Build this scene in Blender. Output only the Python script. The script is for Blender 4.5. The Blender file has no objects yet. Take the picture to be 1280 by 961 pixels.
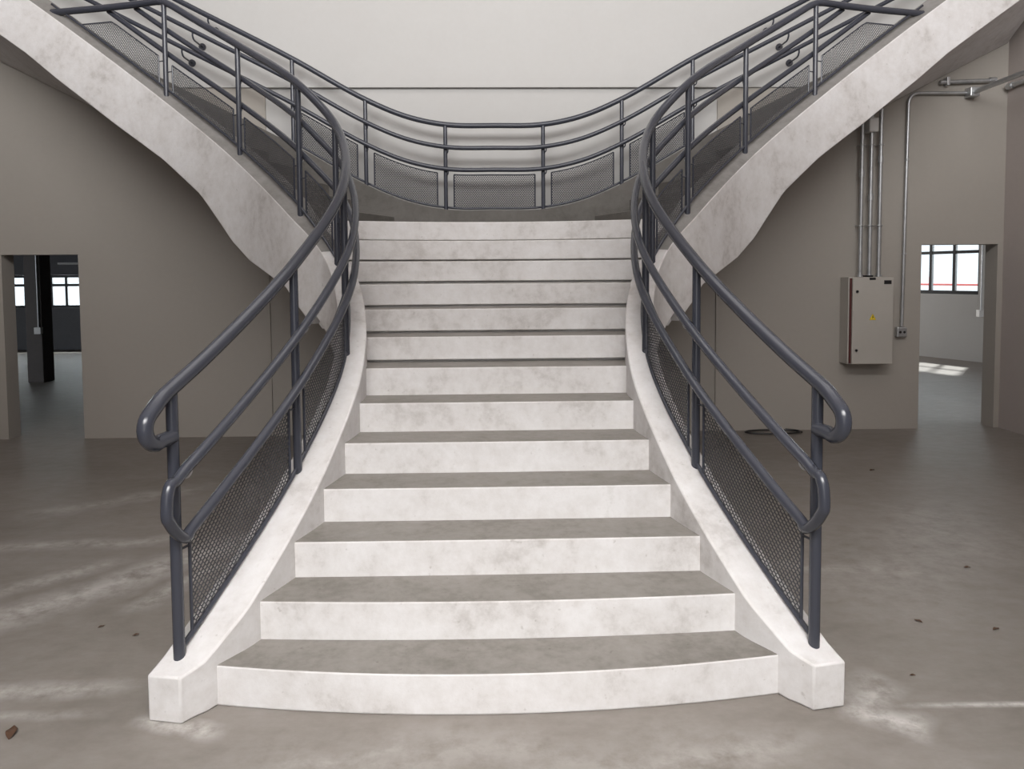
import bpy, bmesh, math, random
from mathutils import Vector, Matrix, noise
random.seed(7)
scene = bpy.context.scene
COL = scene.collection
R = math.radians

# ------------------------------------------------------------------ helpers
def link(name, me, mats, parent=None):
    o = bpy.data.objects.new(name, me)
    for m in (mats if isinstance(mats, (list, tuple)) else [mats]):
        me.materials.append(m)
    COL.objects.link(o)
    if parent:
        o.parent = parent
    return o

def mesh(name, verts, faces, mats, parent=None, smooth=False, midx=None, bevel=0, loc=None):
    """verts in world space; an optional parent Empty's location is subtracted"""
    if parent is not None:
        off = parent.get('_o')
        if off:
            verts = [(v[0]-off[0], v[1]-off[1], v[2]-off[2]) for v in verts]
    me = bpy.data.meshes.new(name)
    me.from_pydata([tuple(v) for v in verts], [], faces)
    bm = bmesh.new(); bm.from_mesh(me)
    bmesh.ops.recalc_face_normals(bm, faces=bm.faces)
    bm.to_mesh(me); bm.free()
    if midx:
        for p, i in zip(me.polygons, midx): p.material_index = i
    if smooth:
        for p in me.polygons: p.use_smooth = True
    me.update()
    o = link(name, me, mats, parent)
    if bevel:
        b = o.modifiers.new('bevel', 'BEVEL'); b.width = bevel; b.segments = 2
        b.limit_method = 'ANGLE'; b.angle_limit = R(40)
    return o

class MB:
    def __init__(s): s.v = []; s.f = []; s.m = []
    def add(s, v, f, mi=0):
        n = len(s.v); s.v += [tuple(p) for p in v]
        s.f += [tuple(i+n for i in q) for q in f]; s.m += [mi]*len(f)
    def box(s, x0, x1, y0, y1, z0, z1, mi=0):
        v = [(x, y, z) for z in (z0, z1) for y in (y0, y1) for x in (x0, x1)]
        s.add(v, [(0,2,3,1),(4,5,7,6),(0,1,5,4),(2,6,7,3),(0,4,6,2),(1,3,7,5)], mi)
    def prism(s, poly, z0, z1, mi_top=0, mi_side=0):
        """poly: list of (x, y); z0/z1 scalars or lists"""
        n = len(poly)
        a = z0 if isinstance(z0, (list, tuple)) else [z0]*n
        b = z1 if isinstance(z1, (list, tuple)) else [z1]*n
        v = [(p[0], p[1], a[i]) for i, p in enumerate(poly)] + [(p[0], p[1], b[i]) for i, p in enumerate(poly)]
        s.add(v, [tuple(range(n, 2*n))], mi_top)
        base = len(s.v) - 2*n
        s.f.append(tuple(base+i for i in reversed(range(n)))); s.m.append(mi_side)
        for i in range(n):
            j = (i+1) % n
            s.f.append((base+i, base+j, base+n+j, base+n+i)); s.m.append(mi_side)
    def tube(s, pts, r, n=12, caps=True, mi=0, closed=False):
        pts = [Vector(p) for p in pts]
        m = len(pts)
        rs = r if isinstance(r, (list, tuple)) else [r]*m
        t0 = (pts[1]-pts[0]).normalized()
        up = Vector((0,0,1)) if abs(t0.z) < .9 else Vector((1,0,0))
        u = t0.cross(up).normalized()
        v = []
        for i, p in enumerate(pts):
            t = (pts[min(i+1, m-1)] - pts[max(i-1, 0)]).normalized()
            u = (u - t*u.dot(t)).normalized(); w = t.cross(u)
            for k in range(n):
                a = 2*math.pi*k/n
                v.append(p + (u*math.cos(a)+w*math.sin(a))*rs[i])
        f = [(i*n+k, i*n+(k+1) % n, (i+1)*n+(k+1) % n, (i+1)*n+k) for i in range(m-1) for k in range(n)]
        if caps:
            f += [tuple(reversed(range(n))), tuple(range((m-1)*n, m*n))]
        s.add(v, f, mi)
    def ball(s, c, r, n=10, sx=1, sy=1, sz=1):
        v = []; f = []
        rings = n//2
        for i in range(1, rings):
            th = math.pi*i/rings
            for k in range(n):
                a = 2*math.pi*k/n
                v.append((c[0]+r*sx*math.sin(th)*math.cos(a), c[1]+r*sy*math.sin(th)*math.sin(a), c[2]+r*sz*math.cos(th)))
        top = len(v); v.append((c[0], c[1], c[2]+r*sz)); bot = len(v); v.append((c[0], c[1], c[2]-r*sz))
        for i in range(rings-2):
            for k in range(n):
                f.append((i*n+k, (i+1)*n+k, (i+1)*n+(k+1) % n, i*n+(k+1) % n))
        for k in range(n):
            f.append((top, k, (k+1) % n)); f.append((bot, (rings-2)*n+(k+1) % n, (rings-2)*n+k))
        s.add(v, f)
    def build(s, name, mats, parent=None, smooth=False, bevel=0):
        return mesh(name, s.v, s.f, mats, parent, smooth, s.m, bevel)

def smooth_by_angle(o, ang=40):
    for p in o.data.polygons: p.use_smooth = True
    bm = bmesh.new(); bm.from_mesh(o.data)
    for e in bm.edges:
        if len(e.link_faces) == 2 and e.calc_face_angle(0) > R(ang): e.smooth = False
    bm.to_mesh(o.data); bm.free()
    return o

def empty(name, loc):
    o = bpy.data.objects.new(name, None); COL.objects.link(o)
    o.location = loc; o.empty_display_size = .1
    o['_o'] = tuple(loc)
    return o

def tag(o, label=None, cat=None, group=None, kind=None):
    if label: o['label'] = label
    if cat: o['category'] = cat
    if group: o['group'] = group
    if kind: o['kind'] = kind
    return o

def struct(o): o['kind'] = 'structure'; return o

# ------------------------------------------------------------------ materials
def new_mat(name):
    m = bpy.data.materials.new(name); m.use_nodes = True
    nt = m.node_tree
    return m, nt, nt.nodes['Principled BSDF']

def plain(name, col, rough=.5, metal=0, spec=.5):
    m, nt, b = new_mat(name)
    b.inputs['Base Color'].default_value = (*col, 1); b.inputs['Roughness'].default_value = rough
    b.inputs['Metallic'].default_value = metal; b.inputs['Specular IOR Level'].default_value = spec
    return m

def mottled(name, stops, scale=(1,1,1), rough=(.6,.8), bump=.1, s1=2.2, s2=14, seedoff=0, spots=0, spec=.3):
    """cloudy two-scale stains (world/object coordinates) + fine grain bump"""
    m, nt, b = new_mat(name); N = nt.nodes; L = nt.links
    tc = N.new('ShaderNodeTexCoord'); mp = N.new('ShaderNodeMapping')
    mp.inputs['Scale'].default_value = scale; mp.inputs['Location'].default_value = (seedoff, seedoff*.7, 0)
    g = N.new('ShaderNodeNewGeometry')
    L.new(g.outputs['Position'], mp.inputs['Vector'])
    n1 = N.new('ShaderNodeTexNoise'); n1.inputs['Scale'].default_value = s1; n1.inputs['Detail'].default_value = 6; n1.inputs['Roughness'].default_value = .62; n1.inputs['Distortion'].default_value = .6
    n2 = N.new('ShaderNodeTexNoise'); n2.inputs['Scale'].default_value = s2; n2.inputs['Detail'].default_value = 5; n2.inputs['Roughness'].default_value = .7
    for n in (n1, n2): L.new(mp.outputs[0], n.inputs['Vector'])
    mx = N.new('ShaderNodeMath'); mx.operation = 'MULTIPLY_ADD'; mx.inputs[1].default_value = .4
    L.new(n2.outputs[0], mx.inputs[0])
    m2 = N.new('ShaderNodeMath'); m2.operation = 'MULTIPLY'; m2.inputs[1].default_value = .6
    L.new(n1.outputs[0], m2.inputs[0]); L.new(m2.outputs[0], mx.inputs[2])
    cr = N.new('ShaderNodeValToRGB'); e = cr.color_ramp.elements
    e[0].position = stops[0][0]; e[0].color = (*stops[0][1], 1)
    e[1].position = stops[-1][0]; e[1].color = (*stops[-1][1], 1)
    for p, c in stops[1:-1]:
        q = e.new(p); q.color = (*c, 1)
    L.new(mx.outputs[0], cr.inputs[0]); out = cr.outputs[0]
    if spots:
        vo = N.new('ShaderNodeTexNoise'); vo.inputs['Scale'].default_value = 34; vo.inputs['Detail'].default_value = 2
        L.new(mp.outputs[0], vo.inputs['Vector'])
        rp = N.new('ShaderNodeValToRGB'); rp.color_ramp.elements[0].position = .70; rp.color_ramp.elements[1].position = .78
        L.new(vo.outputs[0], rp.inputs[0])
        mm = N.new('ShaderNodeMix'); mm.data_type = 'RGBA'; mm.blend_type = 'MULTIPLY'
        sc = N.new('ShaderNodeMath'); sc.operation = 'MULTIPLY'; sc.inputs[1].default_value = spots
        L.new(rp.outputs[0], sc.inputs[0]); L.new(sc.outputs[0], mm.inputs[0])
        L.new(out, mm.inputs[6]); mm.inputs[7].default_value = (.45, .42, .38, 1)
        out = mm.outputs[2]
    L.new(out, b.inputs['Base Color'])
    rr = N.new('ShaderNodeMapRange'); rr.inputs['To Min'].default_value = rough[0]; rr.inputs['To Max'].default_value = rough[1]
    L.new(n1.outputs[0], rr.inputs[0]); L.new(rr.outputs[0], b.inputs['Roughness'])
    b.inputs['Specular IOR Level'].default_value = spec
    bp = N.new('ShaderNodeBump'); bp.inputs['Strength'].default_value = bump; bp.inputs['Distance'].default_value = .01
    L.new(n2.outputs[0], bp.inputs['Height']); L.new(bp.outputs[0], b.inputs['Normal'])
    m['_out'] = 1
    return m, nt, b, out, mp

M = {}
M['concrete'] = mottled('concrete_render', [(.30,(0.422,0.395,0.377)),(.47,(0.617,0.595,0.584)),(.62,(0.697,0.682,0.680)),(.74,(0.560,0.541,0.523))], rough=(.65,.85), bump=.15, s1=2.4, s2=15, spots=.35)[0]
M['tread'] = mottled('trowelled_tread_concrete', [(.30,(0.144,0.132,0.113)),(.5,(0.227,0.210,0.192)),(.72,(0.288,0.268,0.248))], rough=(.5,.75), bump=.1, s1=3.0, s2=22, spots=.4)[0]
M['cap'] = mottled('grey_mortar_cap', [(.30,(.15,.14,.13)),(.5,(.215,.205,.195)),(.72,(.28,.27,.26))], rough=(.6,.8), bump=.12, s1=3.0, s2=18, spots=.3)[0]
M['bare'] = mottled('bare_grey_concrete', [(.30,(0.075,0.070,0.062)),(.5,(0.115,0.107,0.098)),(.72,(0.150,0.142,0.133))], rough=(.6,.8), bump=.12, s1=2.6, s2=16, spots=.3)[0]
M['wall'] = mottled('beige_wall_paint', [(.3,(0.482,0.471,0.456)),(.7,(0.512,0.505,0.493))], rough=(.7,.8), bump=.04, s1=.9, s2=20)[0]
M['wall_shade'] = mottled('shade_tinted_wall_paint', [(.3,(0.357,0.329,0.295)),(.7,(0.384,0.354,0.319))], rough=(.6,.7), bump=.04, s1=.9, s2=20)[0]  # slightly darker wall paint, deepened to put in the shade under the flights
M['side'] = mottled('taupe_wall_paint', [(.3,(.40,.355,.33)),(.7,(.44,.39,.37))], rough=(.7,.8), bump=.04, s1=.9, s2=20)[0]
M['ceil'] = mottled('ceiling_plaster', [(.3,(.42,.38,.36)),(.7,(.45,.41,.39))], rough=(.8,.9), bump=.03)[0]
M['dark'] = mottled('shade_darkened_room_paint', [(.3,(.16,.16,.17)),(.7,(.19,.19,.20))], rough=(.7,.8), bump=.03)[0]  # same room paint, darkened to put in the unlit room's shade
M['column'] = mottled('dark_brown_column_paint', [(.3,(0.084,0.070,0.066)),(.7,(0.105,0.090,0.084))], rough=(.5,.6), bump=.03)[0]
M['rail'] = plain('slate_blue_enamel', (.045,.048,.062), .24, 0, .5)
M['mesh'] = plain('slate_mesh_paint', (.042,.043,.05), .45, 0, .5)
M['galv'] = mottled('galvanised_steel', [(.3,(.42,.43,.44)),(.7,(.60,.61,.62))], rough=(.3,.45), bump=.02, s1=9, s2=40, spec=.5)[0]
M['galv'].node_tree.nodes['Principled BSDF'].inputs['Metallic'].default_value = .8
M['panel'] = mottled('warm_grey_panel_enamel', [(.3,(0.423,0.396,0.360)),(.7,(0.450,0.423,0.387))], rough=(.4,.45), bump=.01)[0]
M['panel_side'] = plain('panel_gasket_red', (.085,.02,.018), .6)
M['black'] = plain('black_plastic', (.012,.012,.013), .4)
M['yellow'] = plain('yellow_sticker', (.75,.55,.03), .5)
M['white'] = plain('white_plastic', (.72,.71,.69), .4)
M['frame'] = plain('black_window_frame', (.018,.018,.02), .4)
M['red'] = plain('red_fence_paint', (.60,.12,.11), .5)
M['leaf'] = plain('dry_leaf_brown', (.09,.045,.025), .8)
M['joint'] = plain('filler_joint', (.62,.59,.55), .8)

# window glass: mostly clear sheet with surface reflection
gm, nt, b = new_mat('window_glass'); N = nt.nodes; L = nt.links
N.remove(b); tr = N.new('ShaderNodeBsdfTransparent'); gl = N.new('ShaderNodeBsdfGlossy'); gl.inputs['Roughness'].default_value = .02
mxs = N.new('ShaderNodeMixShader')
tr.inputs['Color'].default_value = (.93,.95,.95,1)
mxs.inputs[0].default_value = .04; L.new(tr.outputs[0], mxs.inputs[1]); L.new(gl.outputs[0], mxs.inputs[2])
L.new(mxs.outputs[0], N['Material Output'].inputs['Surface']); M['glass'] = gm

# floor: burnished concrete slab with trowel streaks, a filled joint and drag marks
fm, nt, b, out, mp = mottled('burnished_floor_concrete', [(.28,(0.159,0.140,0.121)),(.47,(0.212,0.189,0.169)),(.60,(0.246,0.222,0.203)),(.75,(0.299,0.271,0.250))],
                             scale=(.8,1.25,1), rough=(.45,.7), bump=.06, s1=1.1, s2=9, spots=.15, spec=.4)
N = nt.nodes; L = nt.links
geo = [n for n in N if n.type == 'NEW_GEOMETRY'][0]
sep = N.new('ShaderNodeSeparateXYZ'); L.new(geo.outputs['Position'], sep.inputs[0])
dn = N.new('ShaderNodeTexNoise'); dn.inputs['Scale'].default_value = 2.2; dn.inputs['Detail'].default_value = 4
L.new(geo.outputs['Position'], dn.inputs['Vector'])
fn = N.new('ShaderNodeTexNoise'); fn.inputs['Scale'].default_value = 8; fn.inputs['Detail'].default_value = 6; fn.inputs['Roughness'].default_value = .7
L.new(geo.outputs['Position'], fn.inputs['Vector'])
def M2(op, a, c=None, d=None):
    n = N.new('ShaderNodeMath'); n.operation = op
    for i, v in enumerate((a, c, d)):
        if v is None: continue
        if isinstance(v, (int, float)): n.inputs[i].default_value = v
        else: L.new(v, n.inputs[i])
    return n.outputs[0]
def streak(x0, y0, x1, y1, w, amt, wob=.12):
    """a pale dusty drag mark along a segment"""
    dx, dy = x1-x0, y1-y0; ln = math.hypot(dx, dy); ux, uy = dx/ln, dy/ln
    px = M2('SUBTRACT', sep.outputs[0], x0); py = M2('SUBTRACT', sep.outputs[1], y0)
    al = M2('ADD', M2('MULTIPLY', px, ux), M2('MULTIPLY', py, uy))
    ac = M2('ADD', M2('MULTIPLY', px, -uy), M2('MULTIPLY', py, ux))
    ac = M2('ADD', ac, M2('MULTIPLY', M2('SUBTRACT', dn.outputs[0], .5), wob*2))
    a = M2('SUBTRACT', 1, M2('DIVIDE', M2('ABSOLUTE', ac), w)); a = M2('MAXIMUM', a, 0)
    c = M2('SUBTRACT', 1, M2('DIVIDE', M2('ABSOLUTE', M2('SUBTRACT', al, ln/2)), ln/2)); c = M2('MINIMUM', M2('MULTIPLY', M2('MAXIMUM', c, 0), 2.0), 1)
    t = M2('MULTIPLY', M2('MULTIPLY', a, c), amt)
    return M2('MULTIPLY', t, M2('MINIMUM', M2('MULTIPLY', M2('MAXIMUM', M2('SUBTRACT', fn.outputs[0], .33), 0), 4.0), 1))
STREAKS = [(-2.75,3.25,-1.45,4.95,.20,.60,.14),(-2.95,3.7,-2.2,4.5,.14,.45,.12),(-2.75,2.98,-1.40,3.02,.085,.55,.05),(-3.6,4.6,-1.8,4.78,.12,.4,.10),
           (-2.7,2.80,-1.45,2.84,.05,.40,.05),(-1.98,3.7,-1.55,4.35,.13,.6,.18),(-3.5,5.2,-2.2,6.1,.18,.3,.15),(-2.4,2.55,-1.9,2.5,.14,.3,.12),
           (1.40,2.775,3.6,2.74,.024,1.0,.014),(1.34,2.80,1.62,2.58,.13,.9,.16),(1.36,2.76,1.66,2.98,.12,.6,.14),(1.5,4.2,2.6,4.0,.12,.35,.15),(-1.42,2.80,-1.0,2.68,.07,.8,.05),
           (1.6,3.4,3.6,5.4,.7,.22,.5),(-1.2,2.5,1.2,2.5,.25,.25,.25),(-.2,2.3,1.3,2.62,.14,.35,.14),(-.9,2.45,-.2,2.62,.10,.3,.12)]
tot = None
for s in STREAKS:
    o_ = streak(*s); tot = o_ if tot is None else M2('MAXIMUM', tot, o_)
mm = N.new('ShaderNodeMix'); mm.data_type = 'RGBA'
L.new(tot, mm.inputs[0]); L.new(out, mm.inputs[6]); mm.inputs[7].default_value = (.60,.575,.55,1)
L.new(mm.outputs[2], b.inputs['Base Color']); M['floor'] = fm

# ------------------------------------------------------------------ plan of the staircase
XC = .01                        # axis of symmetry
RISE, GO, Y1 = .1644, .2733, 2.766
YW = 7.85                       # face of the back wall
YF = 7.62                       # centre line of the far stringer
# near stringer centre line: x, y, top z, handrail height above it
KEY = [(1.284,2.76,.182,1.07),(1.264,2.86,.209,1.062),(.995,3.64,.737,1.02),(.887,4.35,1.246,.99),(1.088,5.10,1.783,.95),
       (1.411,5.40,2.118,.968),(2.054,6.05,2.654,.905),(2.821,6.50,3.232,.838),(4.131,6.84,4.188,.838),(5.42,7.0,5.08,.838)]
def spline(keys, per=40):
    P = [Vector(k) for k in keys]
    P = [P[0]*2-P[1]] + P + [P[-1]*2-P[-2]]
    out = []
    for i in range(1, len(P)-2):
        p0, p1, p2, p3 = P[i-1:i+3]
        t0 = 0; t1 = t0+math.sqrt((p1-p0).xy.length+1e-6); t2 = t1+math.sqrt((p2-p1).xy.length); t3 = t2+math.sqrt((p3-p2).xy.length+1e-6)
        for j in range(per):
            t = t1+(t2-t1)*j/per
            a1 = p0*((t1-t)/(t1-t0))+p1*((t-t0)/(t1-t0)); a2 = p1*((t2-t)/(t2-t1))+p2*((t-t1)/(t2-t1)); a3 = p2*((t3-t)/(t3-t2))+p3*((t-t2)/(t3-t2))
            b1 = a1*((t2-t)/(t2-t0))+a2*((t-t0)/(t2-t0)); b2 = a2*((t3-t)/(t3-t1))+a3*((t-t1)/(t3-t1))
            out.append(b1*((t2-t)/(t2-t1))+b2*((t-t1)/(t2-t1)))
    out.append(P[-2].copy())
    return out
PATH = spline(KEY)
S = [0.0]
for a, b_ in zip(PATH, PATH[1:]): S.append(S[-1]+(b_-a).xy.length)
SK = [S[i*40] for i in range(len(KEY))]          # arclength at every key
SMAX = S[-1]
def at(s):
    """point, unit tangent, stair-side normal (right-hand half, before mirroring)"""
    s_ = max(0, min(SMAX-1e-6, s))
    lo, hi = 0, len(S)-1
    while hi-lo > 1:
        m = (lo+hi)//2
        if S[m] <= s_: lo = m
        else: hi = m
    f = (s_-S[lo])/(S[hi]-S[lo])
    p = PATH[lo].lerp(PATH[hi], f)
    i0, i1 = max(0, lo-3), min(len(PATH)-1, hi+3)
    t = PATH[i1]-PATH[i0]; l = t.xy.length
    tx, ty, tz = t.x/l, t.y/l, t.z/l
    if s < 0: p = p + Vector((tx, ty, tz, 0))*s
    return p, (tx, ty, tz), (-ty, tx)
def off(s, d, z=0):
    p, t, n = at(s); return Vector((p.x+n[0]*d, p.y+n[1]*d, p.z+z))
def s_where(fn_):
    lo, hi = 0, SMAX
    for _ in range(50):
        m = (lo+hi)/2
        if fn_(m): hi = m
        else: lo = m
    return lo
HW = .069                                            # half stringer width
def wi(s):
    """stair-side half width: the kerb flares from the end block, then eases"""
    K = [(0,.069),(SK[1],.122),(SK[1]+.22,.165),(SK[1]+.5,.16),(SK[2],.145),(SK[3],.108),(SK[4],.10),(SK[5],.10),(99,.10)]
    for (a, va), (b2, vb) in zip(K, K[1:]):
        if s <= b2:
            u = max(0, (s-a)/(b2-a)); return va+(vb-va)*u
# underside of the near stringer as (x, z), read as a function of x past the waist
UND = [(1.234,1.322),(1.373,1.48),(1.485,1.618),(1.889,1.827),(2.082,1.985),(2.42,2.385),(2.811,2.705),(3.278,3.027),(3.851,3.456),(4.158,3.705),(4.849,4.188),(5.5,4.64)]
def zbot(s):
    p, t, n = at(s)
    if s > SK[4] and p.x >= UND[0][0]:
        for (a, za), (b2, zb) in zip(UND, UND[1:]):
            if p.x <= b2: return za+(zb-za)*(p.x-a)/(b2-a)
        return UND[-1][1]
    return max(0, p.z-.52)
ZF = [(0,2.365),(.5,2.376),(.9,2.46),(1.31,2.632),(2.04,3.04),(3.02,3.54),(4.0,4.04),(5.5,4.80)]
def zfar(x):
    x = abs(x)
    i = 0
    while i < len(ZF)-2 and x > ZF[i+1][0]: i += 1
    # monotone cubic (smooth smile) through the keys
    def sl(j):
        if j == 0: return 0
        if j >= len(ZF)-1: return (ZF[-1][1]-ZF[-2][1])/(ZF[-1][0]-ZF[-2][0])
        return ((ZF[j][1]-ZF[j-1][1])/(ZF[j][0]-ZF[j-1][0])+(ZF[j+1][1]-ZF[j][1])/(ZF[j+1][0]-ZF[j][0]))/2
    (xa, za), (xb, zb) = ZF[i], ZF[i+1]; h = xb-xa; u = (x-xa)/h
    return za*(1+2*u)*(1-u)**2+zb*u*u*(3-2*u)+h*(sl(i)*u*(1-u)**2-sl(i+1)*u*u*(1-u))
def x_far(z):
    lo, hi = .3, 5.46
    for _ in range(40):
        m = (lo+hi)/2
        if zfar(m) > z: hi = m
        else: lo = m
    return lo
def tilt(s):
    u = max(0, min(1, (s-SK[4])/(SK[5]-SK[4]+.1))); return .10*u*u*(3-2*u)
def capz(s): return at(s)[0].z+.72*tilt(s)            # top of the sloped cap on the post line
def mir(p, sgn): return (XC+sgn*p[0], p[1], p[2])

# ------------------------------------------------------------------ staircase
stair = empty('staircase', (XC, 2.766, 0))
tag(stair, 'wide pale concrete staircase that splits into two curving upper flights', 'staircase')
EDGE = .012
NSTEP = 13
def riser(k, n=20):
    """right half then mirrored: list of (x, y) from left end to right end"""
    yc = Y1+(k-1)*GO
    if k <= 8:
        ye = yc+{1:.10, 2:.03}.get(k, 0)
        s = s_where(lambda q: off(q, wi(q)).y > ye)
    else:
        s = s_where(lambda q: at(q)[0].z > k*RISE+.15)
    e = off(s, wi(s)-.02)
    return s, [(XC+e.x*u, yc+(e.y-yc)*u*u) for u in [(-1+2*i/n) for i in range(n+1)]]
RIS = {k: riser(k) for k in range(1, NSTEP+1)}
for k in range(1, NSTEP):
    s0, a = RIS[k]; s1, b_ = RIS[k+1]
    # side edges follow the stringer
    m = [off(s0+(s1-s0)*q/4, wi(s0+(s1-s0)*q/4)-.02) for q in (1, 2, 3)]
    back = [(x, y+.07) for x, y in b_]
    poly = a + [(XC+p.x, p.y) for p in m] + list(reversed(back)) + [(XC-p.x, p.y) for p in reversed(m)]
    mb = MB(); z0 = max(0, (k-2)*RISE)
    if k >= 8:                                        # groove added at the foot of the upper risers to draw a shade line
        core = [(x, y+.04) for x, y in a] + poly[len(a):]
        mb.prism(core, z0, (k-1)*RISE+.016, 0, 0); z0 = (k-1)*RISE+.015
    mb.prism(poly, z0, k*RISE, 1, 0)
    o = mb.build('step', [M['concrete'], M['tread']], stair, bevel=.007)
def near_in(z): 
    s = s_where(lambda q: at(q)[0].z > z); return s, off(s, wi(s)-.02)
TOPSTEP = 26
NK = {k: near_in(k*RISE+.15) for k in range(13, TOPSTEP+2)}
FK = {k: x_far(k*RISE+.2) for k in range(14, TOPSTEP+2)}
yfi = YF-.045
# landing
arc = RIS[13][1]
sa, sb = NK[13][0], NK[14][0]
mid = [off(sa+(sb-sa)*q/4, wi(sa+(sb-sa)*q/4)-.02) for q in (1, 2, 3, 4)]
poly = arc + [(XC+p.x, p.y) for p in mid] + [(XC+FK[14], yfi)] + [(XC-FK[14], yfi)] + [(XC-p.x, p.y) for p in reversed(mid)]
mb = MB(); mb.prism([(x, y+.04) for x, y in arc]+poly[len(arc):], 13*RISE-.34, 12*RISE+.016, 0, 0); mb.prism(poly, 12*RISE+.015, 13*RISE, 1, 0); mb.build('landing', [M['concrete'], M['tread']], stair, bevel=.007)  # same added shade-line groove at the landing riser
for sg in (1, -1):
    for k in range(14, TOPSTEP+1):
        s0, n0 = NK[k]; s1, n1 = NK[k+1]
        f0, f1 = FK[k], FK[k+1]
        pm = off((s0+s1)/2, wi((s0+s1)/2)-.02)
        poly = [(XC+sg*n0.x, n0.y), (XC+sg*pm.x, pm.y), (XC+sg*n1.x, n1.y), (XC+sg*f1, yfi), (XC+sg*f0, yfi)]
        mb = MB(); mb.prism(poly, k*RISE-.17, k*RISE, 1, 0)
        mb.build('step', [M['bare'], M['tread']], stair, bevel=.005)
    # sloping soffit slab below the upper flight
    v = []; f = []; n = 40
    sA, sB = SK[4]+.1, SMAX-.02
    for i in range(n+1):
        s = sA+(sB-sA)*i/n; p = off(s, 0); zb = zbot(s)
        kz = (at(s)[0].z-.15)/RISE
        xf = x_far(max(2.39, kz*RISE+.2)) if kz > 13 else p.x*.6
        zf = max(zfar(xf)-.65, 1.74)
        v += [mir((p.x, p.y, zb+.004), sg), mir((xf, YW-.021, zf), sg), mir((p.x, p.y, zb+.1), sg), mir((xf, YW-.021, zf+.06), sg)]
    for i in range(n):
        a = 4*i; c = a+4
        f += [(a, c, c+1, a+1), (a+2, a+3, c+3, c+2), (a, a+2, c+2, c), (a+1, c+1, c+3, a+3)]
    f += [(0, 1, 3, 2), (4*n, 4*n+2, 4*n+3, 4*n+1)]
    smooth_by_angle(mesh('soffit', v, f, M['concrete'], stair))
    # near stringer
    v = []; f = []; n = 150
    for i in range(n+1):
        s = SMAX*i/n; p, t, nn = at(s); zb = zbot(s)
        for d, z in ((wi(s), p.z+tilt(s)), (-HW, p.z), (-HW, zb), (wi(s), zb)):
            v.append(mir((p.x+nn[0]*d, p.y+nn[1]*d, z), sg))
    for i in range(n):
        for q in range(4):
            f.append((4*i+q, 4*i+(q+1) % 4, 4*i+4+(q+1) % 4, 4*i+4+q))
    f += [(3,2,1,0), (4*n, 4*n+1, 4*n+2, 4*n+3)]
    o = mesh('stringer', v, f, [M['concrete'], M['cap']], stair, bevel=.008, midx=[1 if (q % 4 == 0 and SMAX*(q//4)/n > SK[4]+.1) else 0 for q in range(4*n)]+[0,0])
    smooth_by_angle(o, 30)
# far stringer
v = []; f = []; n = 160
for i in range(n+1):
    x = -5.45+10.9*i/n; zt = zfar(x); zb = max(zt-.42, 1.80)
    for y, z in ((YF-.06, zt), (YF+.06, zt), (YF+.06, zb), (YF-.06, zb)): v.append((XC+x, y, z))
for i in range(n):
    for q in range(4): f.append((4*i+q, 4*i+(q+1) % 4, 4*i+4+(q+1) % 4, 4*i+4+q))
f += [(3,2,1,0), (4*n, 4*n+1, 4*n+2, 4*n+3)]
smooth_by_angle(mesh('stringer', v, f, M['bare'], stair, bevel=.006), 30)

# ------------------------------------------------------------------ railings
RT, RM, RP = .029, .0225, .021       # top rail, handrail and post radii
def mesh_panel(parent, P0, Pz, length, zlo, zhi, cell=.023, w=.0026):
    """expanded hexagon mesh on a developable strip.  P0(u)->(x,y) with u in metres; zlo(u), zhi(u) bounds"""
    mb = MB(); rows = []
    zmin = min(zlo(length*i/20) for i in range(21)); zmax = max(zhi(length*i/20) for i in range(21))
    h = cell*.62
    nr = int((zmax-zmin)/h)+2; nc = int(length/cell*2)+1
    def seg(a, c):
        pa, pc = P0(a[0]), P0(c[0])
        A = Vector((pa[0], pa[1], a[1])); C = Vector((pc[0], pc[1], c[1]))
        d = (C-A).normalized()
        nrm = Vector((-(pc[1]-pa[1]), pc[0]-pa[0], 0))
        if nrm.length < 1e-9:
            pb = P0(c[0]+.01); nrm = Vector((-(pb[1]-pa[1]), pb[0]-pa[0], 0))
        nrm.normalize(); q = d.cross(nrm).normalized()
        vs = [A+q*w, A-q*w*.6+nrm*w, A-q*w*.6-nrm*w, C+q*w, C-q*w*.6+nrm*w, C-q*w*.6-nrm*w]
        mb.add(vs, [(0,1,4,3),(1,2,5,4),(2,0,3,5)])
    def ok(u, z): return 0 <= u <= length and zlo(u) <= z <= zhi(u)
    for r in range(nr):
        z0 = zmin+r*h
        for c in range(nc):
            u0 = c*cell/2; u1 = u0+cell/2
            up = (c+r) % 2 == 0
            a = (u0, z0+(h*.28 if up else -h*.28)); e = (u1, z0+(-h*.28 if up else h*.28))
            if ok(*a) and ok(*e): seg(a, e)
            if up:
                e2 = (u0, z0+h*.72)
                if ok(*a) and ok(*e2): seg(a, e2)
    return mb.build('mesh_panel', M['mesh'], parent)

def frame_strip(mb, pts, r): mb.tube(pts, r, 6)

MIDF, LOWF = .705, .465
def hook(mb, a, b):
    """J-shaped bracket from post point a out and up to the underside of rail point b"""
    a = Vector(a); b = Vector(b); d = Vector((b.x-a.x, b.y-a.y, 0))
    z0 = b.z-.055
    pts = [Vector((a.x, a.y, z0)), Vector((a.x+d.x*.6, a.y+d.y*.6, z0))]
    for i in range(1, 6):
        q = math.pi/2*i/5
        pts.append(Vector((a.x+d.x*(.6+.4*math.sin(q)), a.y+d.y*(.6+.4*math.sin(q)), z0+.03*(1-math.cos(q)))))
    pts.append(Vector((b.x, b.y, b.z-.01)))
    mb.tube(pts, .006, 8)

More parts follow.
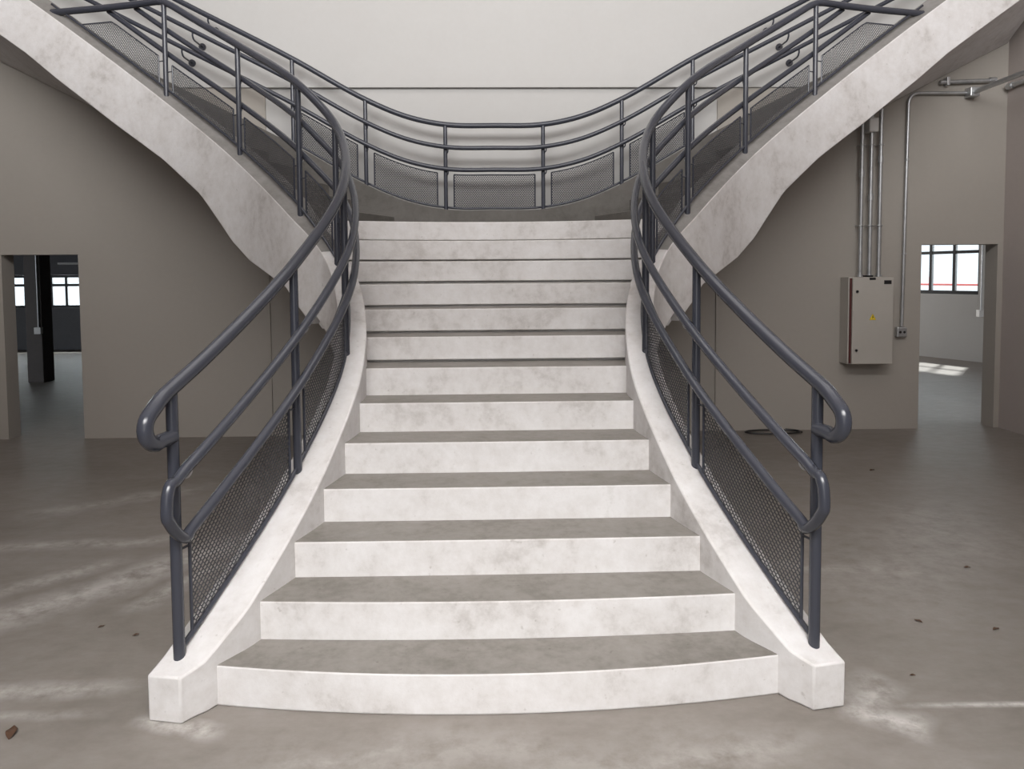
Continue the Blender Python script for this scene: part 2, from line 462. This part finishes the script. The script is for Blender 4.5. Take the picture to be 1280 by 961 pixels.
def near_railing(sg, label):
    base = at(SK[1])[0]
    root = empty('railing', (XC+sg*base.x, base.y, base.z))
    tag(root, label, 'railing', 'railings of the staircase')
    posts = SK[1:8]
    ZCAP = 4.072
    def top(s): p = at(s)[0]; return p.z+p.w
    sF = SK[7]
    s_end = s_where(lambda q: at(q)[0].z > ZCAP-.02)
    def topz(s):
        z = top(s); 
        # soft levelling into the horizontal end run
        if s > sF-.25:
            u = min(1, (s-(sF-.25))/.5); 
            z = min(z, ZCAP) if u >= 1 else min(z, ZCAP-.0)
        return z
    def W(s, d, z): p, t, n = at(s); return mir((p.x+n[0]*d, p.y+n[1]*d, z), sg)
    # posts
    for i, s in enumerate(posts):
        p = at(s)[0]; mb = MB()
        mb.tube([W(s,0,p.z-.02), W(s,0,min(topz(s), ZCAP)-.01)], RP if i else .0225, 16)
        smooth_by_angle(mb.build('post', M['rail'], root))
    # top rail with scroll end returning to the first post
    sA = SK[1]; zA = topz(sA); sl = (topz(sA+.1)-topz(sA))/.1
    lp = []
    zr = zA-.185                                      # height where the scroll returns
    lp += [W(sA+.0, 0, zr), W(sA-.03, 0, zr-.004), W(sA-.07, 0, zr-.004)]
    cz = (zr + zA-.075)/2
    for i in range(1, 12):
        q = math.pi*(-.5+i/12*.86)
        lp.append(W(sA-.085-.075*math.cos(q), 0, cz+.067*math.sin(q)))
    lp.append(W(sA-.06, 0, zA-.06*sl)); 
    n = 150; pts = []
    for i in range(n+1):
        s = sA-.03+(s_end-sA+.03)*i/n; pts.append([s, topz(max(s, sA)) + (sl*(s-sA) if s < sA else 0)])
    for _ in range(6):                               # relax the join between slope and level run
        zz = [p[1] for p in pts]
        for j in range(1, n): pts[j][1] = (zz[j-1]+2*zz[j]+zz[j+1])/4
    mb = MB(); mb.tube(lp+[W(s, 0, z) for s, z in pts], RT, 16)
    smooth_by_angle(mb.build('top_rail', M['rail'], root))
    # intermediate handrails, stair side of the posts
    D = .052
    def hz(s, fr): p = at(s)[0]; return p.z+p.w*fr
    for fr, nm in ((MIDF, 'middle_rail'), (LOWF, 'lower_rail')):
        se = s_where(lambda q: q > sA and hz(q, fr) > ZCAP-.01)
        pts = []
        slm = (hz(sA+.1, fr)-hz(sA, fr))/.1
        if nm == 'middle_rail':
            # past the first post the handrail turns down and comes back to meet the lower rail
            zj = hz(sA, LOWF)-.012; ez = hz(sA, fr)-.085*slm
            pts.append(W(sA+.012, D, zj+.010)); pts.append(W(sA-.012, D, zj))
            P = [(-.035, zj+.012), (-.075, zj+.045), (-.112, zj+.095), (-.124, (zj+ez)/2+.01), (-.118, ez-.035), (-.098, ez+.005), (-.075, hz(sA, fr)-.075*slm+.004)]
            for q in range(len(P)-1):
                for k in range(4):
                    t = k/4; p0 = P[max(q-1, 0)]; p1 = P[q]; p2 = P[q+1]; p3 = P[min(q+2, len(P)-1)]
                    cr = [.5*(2*p1[c]+(p2[c]-p0[c])*t+(2*p0[c]-5*p1[c]+4*p2[c]-p3[c])*t*t+(3*p1[c]-p0[c]-3*p2[c]+p3[c])*t**3) for c in (0, 1)]
                    pts.append(W(sA+cr[0], D, cr[1]))
            s0 = sA-.06
        else:
            pts += [W(sA-.01, D, hz(sA, fr)-.014)]
            s0 = sA+.02
        for i in range(140):
            s = s0+(se-s0)*i/139
            pts.append(W(s, D, hz(max(s, sA), fr)+(slm*(s-sA) if s < sA else 0)))
        mb = MB(); mb.tube(pts, RM, 14)
        smooth_by_angle(mb.build(nm, M['rail'], root))
        for s in posts[:-1]:
            if hz(s, fr) < ZCAP-.2:
                q = s+.05; mb = MB()
                hook(mb, W(s, 0, 0), W(s+.035, D, hz(s+.035, fr)))
                smooth_by_angle(mb.build('rail_bracket', M['galv'], root))
    # bottom bar and mesh infill panels
    spans = list(zip(posts, posts[1:]))+[(posts[-1], s_end)]
    for i, (a, b_) in enumerate(spans):
        mb = MB()
        mb.tube([W(a+(b_-a)*q/20, 0, capz(a+(b_-a)*q/20)+.022) for q in range(21)], .011, 8)
        bar = mb.build('bottom_bar', M['rail'], root, smooth=True)
        ins = .075
        u0, u1 = a+ins, b_-ins
        last = i == len(spans)-1
        lo = lambda s: capz(s)+.024
        hi = (lambda s: min(hz(s, LOWF)-.06, ZCAP-.125)) 
        if last: 
            u1 = s_where(lambda q: capz(q)+.04 > ZCAP-.125)
        mb = MB()
        K = 16
        ring = [W(u0+(u1-u0)*q/K, 0, lo(u0+(u1-u0)*q/K)) for q in range(K+1)]
        upper = [W(u0+(u1-u0)*q/K, 0, max(hi(u0+(u1-u0)*q/K), lo(u0+(u1-u0)*q/K)+.003)) for q in range(K+1)]
        frame_strip(mb, upper, .006); frame_strip(mb, [ring[0], upper[0]], .007)
        if not last: frame_strip(mb, [ring[-1], upper[-1]], .007)
        fr_ = mb.build('panel_frame', M['rail'], root)
        mesh_panel(root, lambda u: W(u0+u, 0, 0)[:2], 0, u1-u0, lambda u: lo(u0+u), lambda u: hi(u0+u))
        # short tabs tying the frame to the posts
        zt = hi(u0)-.05
        mb = MB(); mb.tube([W(a, 0, zt), W(u0, 0, zt)], .005, 6); mb.build('panel_tab', M['rail'], root)
        if not last: mb = MB(); mb.tube([W(b_, 0, hi(u1)-.05), W(u1, 0, hi(u1)-.05)], .005, 6); mb.build('panel_tab', M['rail'], root)
    return root
near_railing(-1, 'slate blue tube railing with mesh infill along the left side of the stairs')
near_railing(1, 'slate blue tube railing with mesh infill along the right side of the stairs')

def far_railing():
    root = empty('railing', (XC, YF, zfar(0)))
    tag(root, 'slate blue tube railing along the back of the landing below the bare wall', 'railing', 'railings of the staircase')
    H = .865
    px = [-2.04, -1.31, -.5, .5, 1.31, 2.04]
    XE = 4.6
    def tube_of(fr, dy, r, nm):
        mb = MB(); mb.tube([(XC-XE+2*XE*i/140, YF+dy, zfar(-XE+2*XE*i/140)+H*fr) for i in range(141)], r, 14)
        return smooth_by_angle(mb.build(nm, M['rail'], root))
    tube_of(1, 0, .027, 'top_rail'); tube_of(.73, -.045, RM, 'middle_rail'); tube_of(.475, -.045, RM, 'lower_rail')
    for x in px:
        mb = MB(); mb.tube([(XC+x, YF, zfar(x)-.02), (XC+x, YF, zfar(x)+H)], RP, 14)
        smooth_by_angle(mb.build('post', M['rail'], root))
        for fr in (.73, .475):
            mb = MB(); xx = x+.03; hook(mb, (XC+x, YF, 0), (XC+xx, YF-.045, zfar(xx)+H*fr)); smooth_by_angle(mb.build('rail_bracket', M['rail'], root))
    for x in (-2.87, 2.87):
        for fr, dx in ((1, 0), (.73, .14), (.475, .25)):
            q = x+math.copysign(dx, x); z = zfar(q)+H*fr; dy = 0 if fr == 1 else -.045; mb = MB()
            mb.tube([(XC+q, YF+dy, z), (XC+q, YF+dy, z-.05), (XC+q, YF+dy+.02, z-.075), (XC+q, YF+dy+.05, z-.085), (XC+q, YW-.02, z-.085)], .009, 8)
            mb.tube([(XC+q, YW-.036, z-.085), (XC+q, YW-.017, z-.085)], .036, 16)
            smooth_by_angle(mb.build('wall_bracket', M['rail'], root))
    for a, b_ in zip(px, px[1:]):
        K = 12; ins = .085
        u0, u1 = a+ins, b_-ins
        lo = lambda x: zfar(x)+.03; hi = lambda x: zfar(x)+H*.475-.045
        mb = MB(); mb.tube([(XC+a+(b_-a)*q/K, YF, zfar(a+(b_-a)*q/K)+.025) for q in range(K+1)], .011, 8)
        mb.build('bottom_bar', M['rail'], root, smooth=True)
        mb = MB(); lowr = [(XC+u0+(u1-u0)*q/K, YF, lo(u0+(u1-u0)*q/K)) for q in range(K+1)]; up = [(XC+u0+(u1-u0)*q/K, YF, hi(u0+(u1-u0)*q/K)) for q in range(K+1)]
        frame_strip(mb, up, .006); frame_strip(mb, [lowr[0], up[0]], .008); frame_strip(mb, [lowr[-1], up[-1]], .008)
        mb.build('panel_frame', M['rail'], root)
        mesh_panel(root, lambda u: (XC+u0+u, YF), 0, u1-u0, lambda u: lo(u0+u), lambda u: hi(u0+u), w=.0032)
far_railing()

# ------------------------------------------------------------------ room shell
WT = .2
XR, XL = 5.5, -8.0                 # right wall face, left wall face
DL = (-5.16, -4.367)               # left doorway
DR = (4.605, 5.44)                  # right doorway
DH = 1.95
RC = 2.38                           # half width of the recessed centre bay
mb = MB()
ZL = 3.67
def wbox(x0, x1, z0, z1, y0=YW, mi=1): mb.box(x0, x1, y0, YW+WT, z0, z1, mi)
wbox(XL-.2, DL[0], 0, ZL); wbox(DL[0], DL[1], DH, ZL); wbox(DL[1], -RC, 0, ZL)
wbox(-RC, RC, 0, 2.0, YW+.025, 1); wbox(-RC, RC, 2.0, ZL, YW+.025, 0)  # lower centre bay takes the shade-darkened paint too
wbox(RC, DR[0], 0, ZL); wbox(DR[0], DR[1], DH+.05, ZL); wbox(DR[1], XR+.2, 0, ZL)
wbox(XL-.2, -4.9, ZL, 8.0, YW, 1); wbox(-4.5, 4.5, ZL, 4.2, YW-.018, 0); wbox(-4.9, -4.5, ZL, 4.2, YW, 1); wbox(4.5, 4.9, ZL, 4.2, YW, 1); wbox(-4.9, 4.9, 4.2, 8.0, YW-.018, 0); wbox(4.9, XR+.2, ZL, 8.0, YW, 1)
struct(mb.build('wall_back', [M['wall'], M['wall_shade']]))
mb = MB(); mb.box(XR, XR+.2, -1.8, YW-.001, 0, 8.0); struct(mb.build('wall_right', M['side']))
mb = MB(); mb.box(XL-.2, XL, -1.8, YW-.001, 0, 8.0); struct(mb.build('wall_left', M['side']))
# front wall behind the viewpoint: solid below, a tall band of upper windows above
mb = MB(); YFR = yf = -1.8
for x0, x1, z0, z1 in ((XL-.2,XR+.2,0,4.5),(XL-.2,-4.9,4.5,7.6),(4.9,XR+.2,4.5,7.6),(XL-.2,XR+.2,7.6,8.0)):
    mb.box(x0, x1, yf-.2, yf, z0, z1)
struct(mb.build('wall_front', M['side']))
mb = MB(); mb.box(XL-.2, XR+.2, -2.0, YW+WT, 8.0, 8.2); struct(mb.build('ceiling', M['ceil']))
mb = MB(); mb.box(-18, 13, -6, 22, -.2, 0); struct(mb.build('floor', M['floor']))
# unseen slab added in front to block upper light; upper floor beyond left flight
mb = MB(); mb.box(XL+.001, XR-.001, YFR+.001, 1.8, 4.0, 4.35); struct(mb.build('ceiling_light_blocker', M['ceil']))
mb = MB(); mb.box(XL+.001, -5.56, 1.801, YW-.001, 4.4, 4.75); struct(mb.build('ceiling_left', M['ceil']))

# ---- room beyond the left doorway
yb = YW+WT
YLR = 17.8
wl = [(-12.4,-11.17),(-10.62,-9.86),(-9.66,-7.9)]  # third opening added out of sight to throw a sun patch into view
zwl = (1.0, 1.78)
mb = MB()
xs = -16.0
for a, b_ in wl:
    mb.box(xs, a, YLR, YLR+.2, 0, 3.2); mb.box(a, b_, YLR, YLR+.2, 0, zwl[0]); mb.box(a, b_, YLR, YLR+.2, zwl[1], 3.2); xs = b_
mb.box(xs, 1.5, YLR, YLR+.2, 0, 3.2)
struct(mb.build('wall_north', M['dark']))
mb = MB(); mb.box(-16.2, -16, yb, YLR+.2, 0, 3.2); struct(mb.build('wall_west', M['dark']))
mb = MB(); mb.box(1.3, 1.5, yb+.001, 19.0, 0, 3.2); struct(mb.build('wall_between', M['wall']))
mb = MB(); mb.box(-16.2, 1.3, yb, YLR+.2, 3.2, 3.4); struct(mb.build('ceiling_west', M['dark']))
mb = MB(); mb.prism([(1.3, yb), (11.40, yb), (7.18, 19.0), (1.3, 19.0)], 3.2, 3.4); struct(mb.build('ceiling_east', M['ceil']))
def window(name, o, ux, width, z0, z1, bars, rails, depth=.06, fw=.06):
    """o: lower left corner (x, y); ux: unit vector in plan along the window"""
    nx, ny = -ux[1], ux[0]
    root = empty(name, (o[0], o[1], z0)); struct(root)
    def bar(nm, u0, u1, a0, a1, d0, d1, mat):
        v = []
        for z in (a0, a1):
            for d in (d0, d1):
                for u in (u0, u1): v.append((o[0]+ux[0]*u+nx*d, o[1]+ux[1]*u+ny*d, z))
        return mesh(nm, v, [(0,2,3,1),(4,5,7,6),(0,1,5,4),(2,6,7,3),(0,4,6,2),(1,3,7,5)], mat, root)
    bar('window_frame', 0, fw, z0, z1, 0, depth, M['frame']); bar('window_frame', width-fw, width, z0, z1, 0, depth, M['frame'])
    bar('window_frame', fw, width-fw, z0, z0+fw, 0, depth, M['frame']); bar('window_frame', fw, width-fw, z1-fw, z1, 0, depth, M['frame'])
    for q in bars: bar('mullion', q-.03, q+.03, z0+fw, z1-fw, .004, depth-.004, M['frame'])
    for q in rails: bar('transom', fw, width-fw, q-.03, q+.03, .008, depth-.008, M['frame'])
    bar('pane', fw*.5, width-fw*.5, z0+fw*.5, z1-fw*.5, depth*.45, depth*.55, M['glass'])
    return root
for i, (a, b_) in enumerate(wl):
    window('window_%d' % (i+1), (a+.001, YLR+.06), (1, 0), b_-a-.002, zwl[0]+.001, zwl[1]-.001, [(b_-a)*.5], [zwl[1]-.24])
# dark column with a conduit and a switch box
col = empty('column', (-7.5, 12.3, 0)); tag(col, 'dark square column standing in the room beyond the left doorway', 'column')
mb = MB(); mb.box(-7.64, -7.38, 12.15, 12.45, 0, 3.2); mb.build('shaft', M['column'], col, bevel=.01)
cp = empty('conduit', (-7.42, 12.13, .9)); tag(cp, 'thin grey conduit with outlet box running down the dark column', 'conduit')
mb = MB(); mb.tube([(-7.42,12.13,.9),(-7.42,12.13,3.2)], .014, 10); smooth_by_angle(mb.build('pipe', M['galv'], cp))
mb = MB(); mb.box(-7.47,-7.36,12.08,12.149,.80,.91); mb.build('outlet_box', M['white'], cp, bevel=.006)
lt = empty('strip_light', (-9.9, YLR-.05, 2.05)); tag(lt, 'slim white strip light high on the wall of the left room', 'light')
mb = MB(); mb.box(-10.35,-9.2,YLR-.07,YLR-.001,2.03,2.075); mb.build('housing', M['white'], lt, bevel=.005)
mb = MB(); mb.tube([(-10.3,YLR-.085,2.035),(-9.25,YLR-.085,2.035)], .013, 10); smooth_by_angle(mb.build('tube', M['white'], lt))

# ---- room beyond the right doorway: its window wall runs away at an angle
P1 = Vector((8.70, 14.7)); P2 = Vector((9.18, 13.5)); ud = (P2-P1).normalized(); nd = Vector((-ud.y, ud.x))
def wall_piece(mb, u0, u1, z0, z1, th=.2):
    v = []
    for z in (z0, z1):
        for d in (0, th):
            for u in (u0, u1): q = P1+ud*u+nd*d; v.append((q.x, q.y, z))
    mb.add(v, [(0,2,3,1),(4,5,7,6),(0,1,5,4),(2,6,7,3),(0,4,6,2),(1,3,7,5)])
zwr = (1.27, 3.02); uw = (-1.0, 1.12)
mb = MB()
wall_piece(mb, -4.6, uw[0], 0, 3.2); wall_piece(mb, uw[0], uw[1], 0, zwr[0]); wall_piece(mb, uw[0], uw[1], zwr[1], 3.2); wall_piece(mb, uw[1], 7.2, 0, 3.2)
struct(mb.build('wall_slanted', M['wall']))
o_ = P1+ud*(uw[0]+.001)+nd*.08
window('window_4', (o_.x, o_.y), (ud.x, ud.y), uw[1]-uw[0]-.002, zwr[0]+.001, zwr[1]-.001, [1.06, 1.56], [2.09], fw=.07)
q = P1+ud*1.20-nd*.03
cr = empty('conduit', (q.x, q.y, 1.0)); tag(cr, 'thin conduit with switch box beside the window in the right room', 'conduit')
mb = MB(); mb.tube([(q.x, q.y, .98), (q.x, q.y, 3.2)], .013, 10); smooth_by_angle(mb.build('pipe', M['galv'], cr))
mb = MB(); mb.box(q.x-.06, q.x+.06, q.y-.05, q.y+.05, .86, .99); mb.build('switch_box', M['white'], cr, bevel=.006)
# far side of that room
mb = MB(); mb.box(1.5, 6.98, 18.8, 19.0, 0, 3.2); struct(mb.build('wall_east', M['wall']))
# red fence seen through the window
fe = empty('fence', (10.6, 16.3, 0)); tag(fe, 'red metal fence outside the window of the right room', 'fence')
fq = P1+nd*1.6
for hgt in (1.43, .8):
    mb = MB(); a = fq-ud*2.5; c = fq+ud*2.5
    mb.tube([(a.x, a.y, hgt), (c.x, c.y, hgt)], .022, 8); smooth_by_angle(mb.build('fence_rail', M['red'], fe))
for i in range(5):
    c = fq+ud*(-2.4+1.2*i+.1); mb = MB(); mb.tube([(c.x, c.y, 0), (c.x, c.y, 1.6)], .025, 8); smooth_by_angle(mb.build('fence_post', M['red'], fe))

# ------------------------------------------------------------------ services on the right wall
# electrical cabinet
ec = empty('electrical_cabinet', (3.955, YW-.11, .735)); tag(ec, 'grey wall mounted electrical cabinet with yellow warning sticker', 'cabinet')
x0, x1, z0, z1 = 3.725, 4.185, .735, 1.655
mb = MB(); mb.box(x0, x1, YW-.185, YW-.001, z0, z1); mb.build('cabinet_body', M['panel'], ec, bevel=.006)
mb = MB(); mb.box(x0+.012, x1-.006, YW-.196, YW-.184, z0+.012, z1-.012); mb.build('gasket', M['panel_side'], ec)
mb = MB(); mb.box(x0+.03, x1+.004, YW-.222, YW-.195, z0+.004, z1-.004); door = mb.build('door', M['panel'], ec, bevel=.006)
for zz in (z1-.15, z0+.15):
    mb = MB(); mb.tube([(x0+.075, YW-.235, zz), (x0+.075, YW-.22, zz)], .013, 14); o = smooth_by_angle(mb.build('lock', M['black'])); o.parent = door; o.location = -ec.location
mb = MB(); xa, za = x0+.245, 1.235
mb.prism([(0,0)]*0 or [(xa-.036, za-.03), (xa+.036, za-.03), (xa, za+.035)], -.0012, .0012)
mb.v = [(x, YW-.2232+z, y) for x, y, z in mb.v]; o = mb.build('warning_sticker', M['yellow']); o.parent = door; o.location = -ec.location
mb = MB(); mb.v = []; bolt = [(xa+.006, za+.02), (xa-.010, za-.002), (xa-.001, za-.002), (xa-.006, za-.022), (xa+.010, za+.004), (xa+.001, za+.004)]
mb.prism(bolt, -.0008, .0008); mb.v = [(x, YW-.2252+z, y) for x, y, z in mb.v]; o2 = mb.build('warning_bolt', M['black']); o2.parent = door; o2.location = -ec.location
mb = MB(); mb.box(x1-.10, x1-.022, YW-.2245, YW-.2215, z1-.075, z1-.035); o = mb.build('name_plate', M['black']); o.parent = door; o.location = -ec.location
mb = MB(); mb.box(x1-.255, x1-.19, YW-.2245, YW-.2215, z1-.03, z1-.006); o = mb.build('name_plate', M['black']); o.parent = door; o.location = -ec.location
mb = MB(); mb.box(x0+.22, x0+.29, YW-.13, YW-.05, z1-.002, z1+.018); mb.build('cable_gland', M['black'], ec)
# three vertical conduits above the cabinet
def conduit_straight(x, label, coupler=None, ztop=None, zc=()):
    ztop = zfar(x)-.665
    r = empty('conduit', (x, YW-.07, z1)); tag(r, label, 'conduit', 'conduits above the electrical cabinet')
    mb = MB(); mb.tube([(x, YW-.07, z1+.002), (x, YW-.07, ztop)], .021, 14); smooth_by_angle(mb.build('pipe', M['galv'], r))
    for z in zc:
        mb = MB(); mb.tube([(x, YW-.07, z-.035), (x, YW-.07, z+.035)], .029, 14); smooth_by_angle(mb.build('coupling', M['galv'], r))
    for z in (2.2, 3.05):
        mb = MB(); mb.tube([(x-.024, YW-.004, z), (x-.024, YW-.09, z), (x, YW-.096, z), (x+.024, YW-.09, z), (x+.024, YW-.004, z)], .006, 6)
        mb.build('clamp', M['galv'], r)
    mb = MB(); mb.tube([(x, YW-.07, z1+.002), (x, YW-.07, z1+.03)], .032, 14); smooth_by_angle(mb.build('lock_nut', M['galv'], r))
    if coupler:
        mb = MB(); mb.box(x-.05, x+.05, YW-.125, YW-.002, coupler-.07, coupler+.08); mb.build('junction_box', M['white'], r, bevel=.012)
conduit_straight(3.902, 'galvanised conduit above the cabinet, left one of three', zc=(2.75,))
conduit_straight(4.002, 'galvanised conduit with white junction box, middle one of three above the cabinet', coupler=3.25, zc=(2.5,))
conduit_straight(4.103, 'galvanised conduit above the cabinet, right one of three', zc=(2.9,))
# single conduit down to the socket box
r = empty('conduit', (4.42, YW-.035, 1.12)); tag(r, 'thin grey conduit bending down the wall to a socket box beside the right doorway', 'conduit')
pts = [(4.385, YW-.035, 1.12), (4.41, YW-.035, 3.49)]
for i in range(1, 9):
    q = math.pi/2*i/8; pts.append((4.41+.11*(1-math.cos(q)), YW-.035, 3.49+.11*math.sin(q)))
pts.append((5.05, YW-.035, 3.60))
mb = MB(); mb.tube(pts, .017, 12); smooth_by_angle(mb.build('pipe', M['galv'], r))
for z in (1.9, 2.9):
    mb = MB(); mb.box(4.377+.0104*(z-1.12), 4.405+.0104*(z-1.12), YW-.058, YW-.001, z-.012, z+.012); mb.build('clamp', M['galv'], r, bevel=.004)
sb = mb = MB(); mb.box(4.325, 4.435, YW-.06, YW-.001, 1.005, 1.115); bx = mb.build('socket_box', M['galv'], r, bevel=.012)
for dx in (-.022, .022):
    mb = MB(); mb.tube([(4.38+dx, YW-.064, 1.06), (4.38+dx, YW-.055, 1.06)], .014, 12); o = smooth_by_angle(mb.build('socket_hole', M['black'])); o.parent = bx; o.location = -r.location
# horizontal conduit just below the ceiling
r = empty('conduit', (4.9, YW-.04, 3.757)); tag(r, 'horizontal galvanised conduit on the wall just under the ceiling at right', 'conduit')
mb = MB(); mb.tube([(4.74, YW-.04, 3.71), (5.30, YW-.04, 3.73)], .022, 12); smooth_by_angle(mb.build('pipe', M['galv'], r))
mb = MB(); mb.box(4.80, 4.83, YW-.075, YW-.001, 3.675, 3.76); mb.build('clamp', M['galv'], r, bevel=.004)
mb = MB(); mb.tube([(5.27, YW-.04, 3.734), (5.34, YW-.04, 3.736)], .03, 12); smooth_by_angle(mb.build('coupling', M['galv'], r))
r = empty('conduit', (5.12, 7.0, 3.65)); tag(r, 'grey conduit running along the ceiling towards the front beside the right wall', 'conduit')
mb = MB(); mb.tube([(5.08, YW-.03, 3.60), (5.08, 1.0, 3.60)], .026, 12); smooth_by_angle(mb.build('pipe', M['galv'], r))
mb = MB(); mb.box(5.03, 5.13, YW-.11, YW-.001, 3.55, 3.65); mb.build('junction_box', M['galv'], r, bevel=.008)
r = empty('conduit', (5.53, 6.5, 3.73)); tag(r, 'grey conduit high on the right side wall below the ceiling', 'conduit')
mb = MB(); mb.tube([(5.465, YW-.12, 3.66), (5.465, 1.0, 3.66)], .024, 12); smooth_by_angle(mb.build('pipe', M['galv'], r))
mb = MB(); mb.tube([(5.465, YW-.13, 3.66), (5.465, YW-.05, 3.66)], .033, 12); smooth_by_angle(mb.build('coupling', M['galv'], r))
# loose cable on the floor against the back wall
mb = MB(); pts = []
for i in range(60):
    t = i/59; a = t*math.pi*2.3
    pts.append((2.95+.31*math.cos(a)*(1-.1*t), 7.68+.11*math.sin(a), .014+.012*t))
mb.tube(pts, .009, 8); o = smooth_by_angle(mb.build('cable', M['black'])); tag(o, 'thin black cable coiled loosely on the floor by the back wall', 'cable')
# bits of dry leaf and grit on the bare floor
LEAF = [(-1.82,2.713,.05,'curled brown dry leaf on the bare floor at lower left, largest of the bits'),
        (-1.93,3.55,.018,'tiny dark crumb on the floor left of the left stair post, nearer the edge'),
        (-1.72,3.46,.018,'tiny dark crumb on the floor left of the left stair post, nearer the stairs'),
        (3.237,6.18,.035,'dark flake on the floor right of the stairs, farthest back of them'),
        (2.705,4.09,.024,'dark flake on the floor right of the stairs, midway back'),
        (2.052,3.456,.022,'dark flake on the floor nearest the right stair block'),
        (2.372,3.363,.024,'dark flake on the floor to the far right of the stairs, near the pale joint'),
        (1.75,2.98,.014,'tiny dark flake just behind the pale floor joint at right')]
for x, y, sz, lab in LEAF:
    mb = MB(); n = 9; v = []; f = []
    rot = random.random()*6
    for i in range(n):
        for j in (-1, 0, 1):
            t = i/(n-1); w = math.sin(math.pi*min(1, t*.95+.03))*.38*sz*j; l = (t-.5)*sz*1.7
            z = .004+.25*abs(w)+.12*sz*math.sin(t*4)**2
            v.append((x+l*math.cos(rot)-w*math.sin(rot), y+l*math.sin(rot)+w*math.cos(rot), z))
    for i in range(n-1):
        for j in range(2): f.append((i*3+j, i*3+j+1, i*3+j+4, i*3+j+3))
    o = mesh('dry_leaf', v, f, M['leaf'], None, True); so = o.modifiers.new('thick', 'SOLIDIFY'); so.thickness = .0015
    tag(o, lab, 'leaf', 'bits of leaf on the floor')

# ------------------------------------------------------------------ light
PU, PS, PE, PR, PL = 860, 150, 102, 300, 700
w = bpy.data.worlds.new('World'); scene.world = w; w.use_nodes = True
bg = w.node_tree.nodes['Background']; bg.inputs[0].default_value = (.86,.93,1,1); bg.inputs[1].default_value = 1.6
def area(name, loc, rot, sx, sy, power, col=(1,1,1), spread=180):
    l = bpy.data.lights.new(name, 'AREA'); l.shape = 'RECTANGLE'; l.size = sx; l.size_y = sy; l.energy = power; l.color = col; l.spread = R(spread)
    o = bpy.data.objects.new(name, l); COL.objects.link(o); o.location = loc; o.rotation_euler = rot
    return o
area('post_highlight_fill', (-.3, -1.75, 1.5), (R(90),0,0), 1.5, 2.3, 26, (1,.985,.972))  # added lamp before the solid front wall, puts highlights on the posts
# daylight coming in through the upper window band and the rear rooms' windows, plus added unseen fills
area('daylight_upper_windows', (0, -1.85, 6.1), (R(85),0,0), 9.4, 2.9, PU, (1,.985,.972))
area('daylight_skylight', (0, 4.6, 7.95), (R(10),0,0), 7.5, 3.0, PS, (1,.985,.972), 160)
area('unseen_front_fill', (0, -.4, 3.7), (R(44),0,0), 4.2, 1.4, PE, (1,.985,.972), 80)  # added lamp out of view, brightens the lower risers and floor
q = P1+nd*2.6
area('daylight_right_window', (q.x, q.y, 2.9), (R(-90), 0, math.atan2(ud.y, ud.x)), 5, 4, PR, (.93,.97,1), 120)
area('unseen_window_fill', (5.4, 18.3, 2.0), (R(-82), 0, R(38)), 2.4, 1.6, 75, (1,.98,.96), 110)  # added lamp for an unseen window, brightens the slanted wall
area('daylight_left_windows', (-11, YLR+1.2, 2.2), (R(-90),0,0), 5, 3, PL, (.93,.97,1))

sl = bpy.data.lights.new('sun', 'SUN'); sl.energy = 7; sl.angle = R(3); sl.color = (1,.98,.95)
so_ = bpy.data.objects.new('sun', sl); COL.objects.link(so_); so_.location = (14, 24, 14)
so_.rotation_euler = Vector((-.50, -.60, -.90)).to_track_quat('-Z', 'Y').to_euler()

# ------------------------------------------------------------------ camera
cam = bpy.data.cameras.new('Camera'); co = bpy.data.objects.new('Camera', cam); COL.objects.link(co)
FPX = 920
cam.sensor_fit = 'HORIZONTAL'; cam.sensor_width = 36; cam.lens = 36*FPX/1280
PIT, YAW, ROLL = 3.0, 1.35, -.4
py = 344+FPX*math.tan(R(PIT))
cam.shift_y = -(480.5-py)/1280
co.location = (0, 0, 1.7)
co.matrix_world = Matrix.Translation((0,0,1.7)) @ Matrix.Rotation(R(-YAW), 4, 'Z') @ Matrix.Rotation(R(90-PIT), 4, 'X') @ Matrix.Rotation(R(ROLL), 4, 'Z')
cam.clip_start = .05
scene.camera = co
for o in list(bpy.data.objects):
    if '_o' in o: del o['_o']
scene.view_settings.view_transform = 'Standard'
scene.view_settings.look = 'None'
scene.view_settings.gamma = 1
scene.view_settings.use_curve_mapping = False
scene.view_settings.exposure = 0
